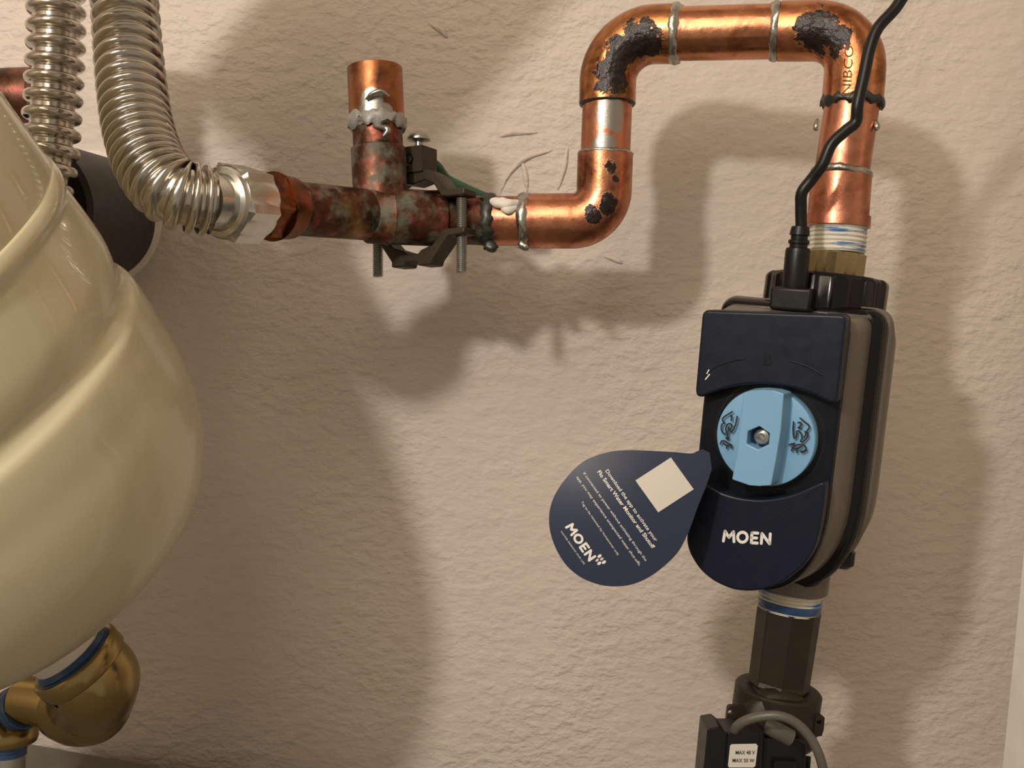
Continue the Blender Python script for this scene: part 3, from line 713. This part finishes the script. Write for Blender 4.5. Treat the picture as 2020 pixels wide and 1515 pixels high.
sym([[(1630, 405), (1720, 480), (1800, 550), (1790, 610), (1760, 650), (1780, 740), (1740, 790), (1690, 840), (1645, 830), (1670, 780), (1660, 700), (1620, 650), (1580, 650), (1575, 720), (1560, 770), (1530, 770), (1515, 700), (1510, 600), (1520, 470)], [(1590, 500), (1635, 490), (1665, 520), (1640, 560), (1600, 590), (1665, 590)], [(1720, 640), (1740, 700), (1710, 770)], [(1430, 905), (1480, 880), (1555, 870)], [(1470, 885), (1530, 900)], [(1485, 1015), (1500, 950), (1570, 900), (1660, 890), (1720, 910), (1740, 980), (1700, 1020), (1640, 1030)], [(1500, 960), (1590, 965), (1670, 920)], [(1585, 970), (1575, 1045)], [(1640, 1015), (1700, 1010), (1765, 990)]], .0008, 'symbol')
# engraved arcs and embossed glyph on the upper panel
arcL = [(1397, 736), (1410, 726), (1430, 718), (1450, 712), (1471, 709)]
arcR = [(1557, 713), (1572, 717), (1590, 723), (1608, 732), (1624, 742)]
for ar in (arcL, arcR):
    v, f = stroke(catmull([D(x, y, .0001) for x, y in ar], 5), .0005, dn_); part('engraved_arc', (v, f), M_GLOSSB, sv, smooth=False)
    v, f = tube(catmull([D(x, y - 1.4, .0000) for x, y in ar], 4), .00022, 8); part('engraved_arc', (v, f), M_NAVY, sv)
lettering('embossed_mark', 'B', D(1504, 719, .0001), D(1522, 721, .0001), D(1505, 698, .0001), M_NAVYD, sv, .0003, bold=.015)
v, f = stroke([D(x, y, .00012) for x, y in ((1399, 729), (1394, 737), (1400, 738), (1391, 749))], .0006, dn_); part('scratch', (v, f), M_LETTER, sv, smooth=False)
_a, _b, _c = (1424, 1070), (1521, 1076), (1425.6, 1044.5)
part('maker_lettering', capsule_word(lambda x, y: D(_a[0] + (_b[0] - _a[0]) * x / MOEN_W + (_c[0] - _a[0]) * y, _a[1] + (_b[1] - _a[1]) * x / MOEN_W + (_c[1] - _a[1]) * y, .0004)), M_LETTER, sv, smooth=False)
ledp = D(1461, 606, -.040)
part('indicator_light', lathe(ledp, dn_, [(0, .0016), (0.001, .0014), (0.0014, .0006)], 16), M_LED, sv, label='small green indicator light')
# black ribbed collar, brass hexagon nut
cc0 = P(1649, 503, .545); cdn = (P(1560, 1185, .556) - P(1650, 520, .545)).normalized()
part('hexagon_nut', hexnut(P(1651, 500, .545), cdn, px(62, .545) * 1.03, 0, .0135, .0008, rot=.3), M_BRASSHEX, sv, label='dull brass hexagon nut', angle=20)
ribs = []
ck = P(1632, 546, .548); rc_ = px(118, .548)
def ribcollar(o, ax, r, ln):
    ax = ax.normalized(); ref = dr; n = (ref - ax * ref.dot(ax)).normalized(); b = ax.cross(n); V = []; Fc = []; seg = 144
    for s, q in ((0, .93), (.0015, .985), (.003, 1.0), (ln, 1.0)):
        for k in range(seg):
            a = 2 * PI * k / seg; rr = r * q * (1 - .035 * (1 if (k // 6) % 2 else 0))
            V.append(o + ax * s + n * math.cos(a) * rr + b * math.sin(a) * rr)
    for i in range(3):
        for k in range(seg):
            k2 = (k + 1) % seg; Fc.append((i * seg + k, i * seg + k2, (i + 1) * seg + k2, (i + 1) * seg + k))
    Fc.append(tuple(range(seg))); Fc.append(tuple(reversed(range(3 * seg, 4 * seg)))); return V, Fc
part('ribbed_collar', ribcollar(ck, cdn, rc_, .020), M_GLOSSB, sv, label='glossy black ribbed collar', angle=40)
# outlet threads under the valve
to = P(1567, 1128, .556)
part('outlet_nut', lathe(to, cdn, [(0, .019), (.009, .019), (.010, .0175)], 40), M_GREY, sv)
part('taped_thread', threads(P(1562, 1150, .556), cdn, px(60, .556), .0150, 7), M_TAPE, sv, label='lower threads wrapped in white and blue tape', angle=80)
part('tape_band', lathe(P(1558, 1183, .556), cdn, [(0, px(59, .556)), (.0006, px(62, .556)), (.0044, px(60.5, .556)), (.0048, px(58, .556))], 56), M_TAPEB, sv, label='dark blue band of tape', angle=60)

# ------------------------------------------------------------------ power cable
pc = thing('power_cable', 'black power cable with strain relief plugged into the top of the valve', 'cable', D(1556, 607, -.02))
cpth = catmull([P(1830, -60, .500), P(1790, -18, .500), P(1765, 18, .500), P(1732, 55, .500), P(1716, 95, .500), P(1704, 150, .500), P(1692, 205, .500), P(1688, 240, .502), P(1668, 258, .503), P(1640, 285, .504), P(1622, 325, .506), P(1600, 355, .510), P(1582, 380, .512), P(1580, 410, .514), P(1581, 458, .516)], 10)
v, f = tube(cpth, px(11.5, .51), 24); mesh_obj('cord', v, f, M_BLACK, pc, angle=80)
bo = P(1579, 446, .516); bd = (P(1564, 600, .521) - bo).normalized(); q = lambda w: px(w, .518)
v, f = lathe(bo, bd, [(0, q(12)), (0.0003, q(17)), (0.003, q(19)), (0.0045, q(19.5)), (0.005, q(16.5)), (0.0068, q(16.5)), (0.0072, q(20.5)), (0.0088, q(20.5)), (0.0092, q(17.5)), (0.0108, q(17.5)), (0.0113, q(23)), (0.013, q(24.5)), (0.030, q(24.5)), (0.0325, q(23))], 40); mesh_obj('strain_relief', v, f, M_BLACK, pc, angle=40)
kc2 = bo + bd * .0315
v, f = box(kc2 + bd * .0055, bd.cross(dn_).normalized(), dn_, bd, q(80), q(58), .0115); mesh_obj('plug', v, f, M_BLACK, pc, bevel=.0014, angle=30)

# ------------------------------------------------------------------ hang tag
tn = (RT * -.10 + UP * .05 + FWD * -.99).normalized(); TO = P(1235, 1020, .497)
def T(x, y, lift=0.0):
    rr_ = ((x - 1225) / 140) ** 2 + ((y - 1020) / 140) ** 2
    lift = lift - .0042 * rr_ / (1 + .25 * rr_)
    v = ray(x, y); t = ((TO + tn * lift) - CAM).dot(tn) / v.dot(tn); return CAM + v * t
crop = [(1535, 100), (1480, 120), (1340, 108), (1200, 100), (1050, 92), (900, 88), (750, 95), (600, 130), (440, 200), (300, 330), (190, 480), (130, 620), (112, 760), (130, 900), (190, 1060), (290, 1210), (430, 1320), (600, 1385), (760, 1402), (920, 1380), (1080, 1310), (1230, 1200), (1340, 1090), (1410, 980), (1480, 820), (1540, 650), (1600, 500), (1640, 400)]
cp_ = [(1060 + a / 4.886, 870 + b / 4.886) for a, b in crop]
tag_o = catmull([Vector((a, b, 0)) for a, b in cp_], 4)
tag_px = [(q_.x, q_.y) for q_ in tag_o] + [(1404, 925), (1400, 893), (1386, 886)]
ht = thing('hang_tag', 'navy blue teardrop card tag with white print hanging from the valve knob', 'tag', T(1385, 930))
# grid-filled card so that it can bow slightly
def in_poly(x, y, poly):
    c = False; n = len(poly)
    for i in range(n):
        x1, y1 = poly[i]; x2, y2 = poly[(i + 1) % n]
        if (y1 > y) != (y2 > y) and x < (x2 - x1) * (y - y1) / (y2 - y1) + x1: c = not c
    return c
V = []; Fc = []; n = len(tag_px); K = 9
for side in (0.0, -.0006):
    for k in range(1, K + 1):
        q = k / K
        V += [T(1235 + (x - 1235) * q, 1015 + (y - 1015) * q, side) for x, y in tag_px]
    V.append(T(1235, 1015, side))
for sd in (0, 1):
    o = sd * (n * K + 1)
    for k in range(K - 1):
        for i in range(n): Fc.append((o + k * n + i, o + k * n + (i + 1) % n, o + (k + 1) * n + (i + 1) % n, o + (k + 1) * n + i))
    for i in range(n): Fc.append((o + K * n, o + i, o + (i + 1) % n))
for i in range(n): Fc.append(((K - 1) * n + i, (K - 1) * n + (i + 1) % n, n * K + 1 + (K - 1) * n + (i + 1) % n, n * K + 1 + (K - 1) * n + i))
mesh_obj('card', V, Fc, M_TAG, ht, smooth=True, angle=50)
def cr3(a, b): return (1060 + a / 4.886, 870 + b / 4.886)
def tline(txt, a, b, hpx, bold=0.0, m=M_LETTER, space=1.0):
    (x0, y0), (x1, y1) = cr3(*a), cr3(*b); dx, dy = x1 - x0, y1 - y0; l_ = math.hypot(dx, dy); ux_, uy_ = dy / l_, -dx / l_
    return lettering('lettering', txt, T(x0, y0), T(x1, y1), T(x0 + ux_ * hpx, y0 + uy_ * hpx), m, ht, .00035, bold=bold, space=space, fn=lambda x, y: T(x0 + dx * x + ux_ * hpx * y, y0 + dy * x + uy_ * hpx * y, .0004))
tline('Download the app to activate your', (655, 290), (1135, 970), 7.2, .012)
tline('Flo Smart Water Monitor and Shutoff', (577, 300), (1108, 1040), 7.8, .022)
tline('If connected to power without activating through the', (440, 312), (1040, 1160), 5.2, .004)
tline('app, you may experience unexpected water shut-offs.', (375, 350), (983, 1208), 5.2, .004)
tline('Tag to be removed by homeowner only', (420, 590), (775, 1105), 4.4, .0)
(x0, y0), (x1, y1) = cr3(262, 830), cr3(496, 1168); _d = (x1 - x0, y1 - y0); _l = math.hypot(*_d); _u = (_d[1] / _l * 19, -_d[0] / _l * 19)
v, f = capsule_word(lambda x, y: T(x0 + _d[0] * x / MOEN_W + _u[0] * y, y0 + _d[1] * x / MOEN_W + _u[1] * y, .0004)); mesh_obj('lettering', v, f, M_LETTER, ht, smooth=False)
tline('WATER DESIGNS OUR LIFE', (222, 872), (448, 1192), 3.2, .0)
for (a, b), m_ in ((((1140, 1060)), 1), (((1200, 1140)), 0), (((1260, 1225)), 1), (((1075, 1172)), 0), (((1132, 1255)), 1)):
    cx_, cy_ = 1100 + a / 13.775, 1020 + b / 13.775; pts = []
    for i in range(16):
        t = 2 * PI * i / 16; u_, w_ = 4.6 * math.cos(t), 3.0 * math.sin(t); an = -0.62
        pts.append((cx_ + u_ * math.cos(an) - w_ * math.sin(an), cy_ + u_ * math.sin(an) + w_ * math.cos(an)))
    if not m_: pts = [(cx_ + (x - cx_) * .85, cy_ + (y - cy_) * .85) for x, y in pts]
    mesh_obj('droplet_mark', [T(x, y, .0004) for x, y in pts], [tuple(range(16))], M_LETTER if m_ else M_PAPER, ht, smooth=False)
sqp = [cr3(*z) for z in ((1287, 158), (1507, 465), (1165, 688), (945, 380))]
V = []
for i in range(9):
    for j in range(9):
        a, b = i / 8, j / 8; (xa, ya), (xb, yb), (xc, yc), (xd, yd) = sqp
        V.append(T((xa * (1 - a) + xb * a) * (1 - b) + (xd * (1 - a) + xc * a) * b, (ya * (1 - a) + yb * a) * (1 - b) + (yd * (1 - a) + yc * a) * b, .0004))
mesh_obj('blank_square', V, [(i * 9 + j, i * 9 + j + 1, i * 9 + j + 10, i * 9 + j + 9) for i in range(8) for j in range(8)], M_PAPER, ht)

# ------------------------------------------------------------------ brass valve body below, black sensor with cable
low = P(1557, 1200, .557); ldir = (P(1536, 1350, .560) - low).normalized()
bv = thing('brass_pipe_fitting', 'aged brown octagonal brass pipe with wide collar below the shutoff valve', 'fitting', P(1530, 1460, .56))
v, f = lathe(low - ldir * .001, ldir, [(0, px(57, .557)), (0.0005, px(62, .557)), (0.041, px(60, .557)), (0.044, px(64, .557))], 8, rot=.2); mesh_obj('octagon_pipe', v, f, M_OLD, bv, smooth=False, bevel=.0007, seg=2)
c3 = P(1536, 1356, .560); w3 = lambda w: px(w, .56)
v, f = lathe(c3, ldir, [(-.0005, w3(60)), (0, w3(80)), (0.0012, w3(84)), (0.026, w3(84)), (0.029, w3(80)), (0.033, w3(62)), (0.05, w3(58))], 64); mesh_obj('collar', v, f, M_OLD, bv, angle=40)
def ear(pts, hole):
    ds = .545
    hp = [(hole[0] + 5 * math.cos(i * PI / 6), hole[1] + 5 * math.sin(i * PI / 6)) for i in range(12)]
    a = [P(x, y, ds) for x, y in pts]; b = [P(x, y, ds) + FWD * .004 for x, y in pts]
    v, f = prism(a, b, [([P(x, y, ds) for x, y in hp], [P(x, y, ds) + FWD * .004 for x, y in hp])])
    mesh_obj('mounting_ear', v, f, M_OLD, bv, smooth=False)
ear([(1440, 1393), (1470, 1395), (1490, 1410), (1490, 1450), (1450, 1442), (1436, 1432), (1433, 1425), (1436, 1398)], (1441, 1406))
ear([(1590, 1408), (1620, 1411), (1627, 1416), (1625, 1440), (1621, 1452), (1600, 1455), (1580, 1450)], (1616, 1424))
v, f = lathe(P(1535, 1430, .545), -FWD, [(-.01, w3(75)), (0.0, w3(70)), (.004, w3(60)), (.006, w3(30))], 40); mesh_obj('boss', v, f, M_OLD, bv, angle=50)

sb_ = thing('flow_sensor', 'black box sensor with white MAX rating sticker at the bottom edge', 'sensor', P(1480, 1600, .53))
SD = .520
def SP(x, y, k=0.0): return P(x, y, SD - k)
bx = [(1396, 1438), (1418, 1434), (1430, 1444), (1507, 1444), (1502, 1560), (1384, 1560)]
v, f = prism([SP(x, y) for x, y in bx], [SP(x, y) + FWD * .022 for x, y in bx]); mesh_obj('housing', v, f, M_BLACK, sb_, smooth=False, bevel=.0008)
bx = [(1436, 1446), (1498, 1446), (1492, 1560), (1428, 1560)]
v, f = prism([SP(x, y, .002) for x, y in bx], [SP(x, y) + FWD * .004 for x, y in bx]); mesh_obj('raised_face', v, f, M_BLACK, sb_, smooth=False, bevel=.0006)
bx = [(1505, 1456), (1580, 1459), (1592, 1468), (1588, 1560), (1500, 1560)]
v, f = prism([SP(x, y, -.006) for x, y in bx], [SP(x, y) + FWD * .03 for x, y in bx]); mesh_obj('side_housing', v, f, M_BLACK, sb_, smooth=False, bevel=.001)
bx = [(1526, 1500), (1574, 1502), (1572, 1560), (1522, 1560)]
v, f = prism([SP(x, y, -.003) for x, y in bx], [SP(x, y, -.007) for x, y in bx]); mesh_obj('latch', v, f, M_GLOSSB, sb_, smooth=False, bevel=.0006)
bx = [(1588, 1490), (1600, 1492), (1596, 1560), (1586, 1560)]
v, f = prism([SP(x, y, -.01) for x, y in bx], [SP(x, y, -.02) for x, y in bx]); mesh_obj('clip', v, f, M_GLOSSB, sb_, smooth=False, bevel=.0006)
lab = [(1443, 1468), (1491, 1467), (1495, 1471), (1490, 1511), (1486, 1514), (1438, 1514), (1436, 1510), (1440, 1471)]
st_ = mesh_obj('sticker', [SP(x, y, .00225) for x, y in lab], [tuple(range(8))], M_PAPER, sb_, smooth=False)
lettering('lettering', 'MAX 48 V', SP(1451, 1488, .0024), SP(1489, 1488, .0024), SP(1452, 1480.5, .0024), M_INK, st_, .0001, bold=.008)
lettering('lettering', 'MAX 50 W', SP(1445, 1503.5, .0024), SP(1488, 1504, .0024), SP(1446, 1496, .0024), M_INK, st_, .0001, bold=.008)
cbl = catmull([P(1450, 1470, .528), P(1450, 1440, .520), P(1470, 1422, .514), P(1510, 1412, .510), P(1545, 1414, .508), P(1575, 1430, .508), P(1600, 1458, .508), P(1616, 1490, .508), P(1626, 1530, .510), P(1630, 1580, .512)], 8)
v, f = tube(cbl, px(9.5, .51), 24); ob = mesh_obj('sensor_cable', v, f, M_CABLE, angle=80); tag(ob, 'grey cable arching over the black sensor below the valve', 'cable')
v, f = tube(catmull([P(1512, 1432, .53), P(1530, 1440, .528), P(1560, 1456, .528)], 5), w3(16), 24); mesh_obj('grommet', v, f, M_CABLE, sb_, angle=80)

# raised plaster smears on the wall next to the pipe (part of the wall)
wb = bpy.data.objects['wall_back']
for pts in ([(985, 385), (1000, 350), (1020, 325), (1045, 308), (1075, 300), (1090, 296)], [(1030, 318), (1036, 345), (1040, 378)], [(1120, 290), (1112, 330), (1100, 375)], [(845, 45), (870, 60), (882, 75)], [(985, 270), (1010, 262), (1060, 262)], [(1190, 505), (1215, 512), (1228, 520)]):
    pth = catmull([pw(x, y, WALLY - .0001) for x, y in pts], 6); n = len(pth)
    v, f = tube(pth, [.0021 * math.sin(PI * (i + .6) / (n + .2)) for i in range(n)], 10); o = mesh_obj('plaster_ridge', v, f, M_WALL, wb, angle=80)
print('verts', sum(len(o.data.vertices) for o in COL.objects if o.type == 'MESH'))
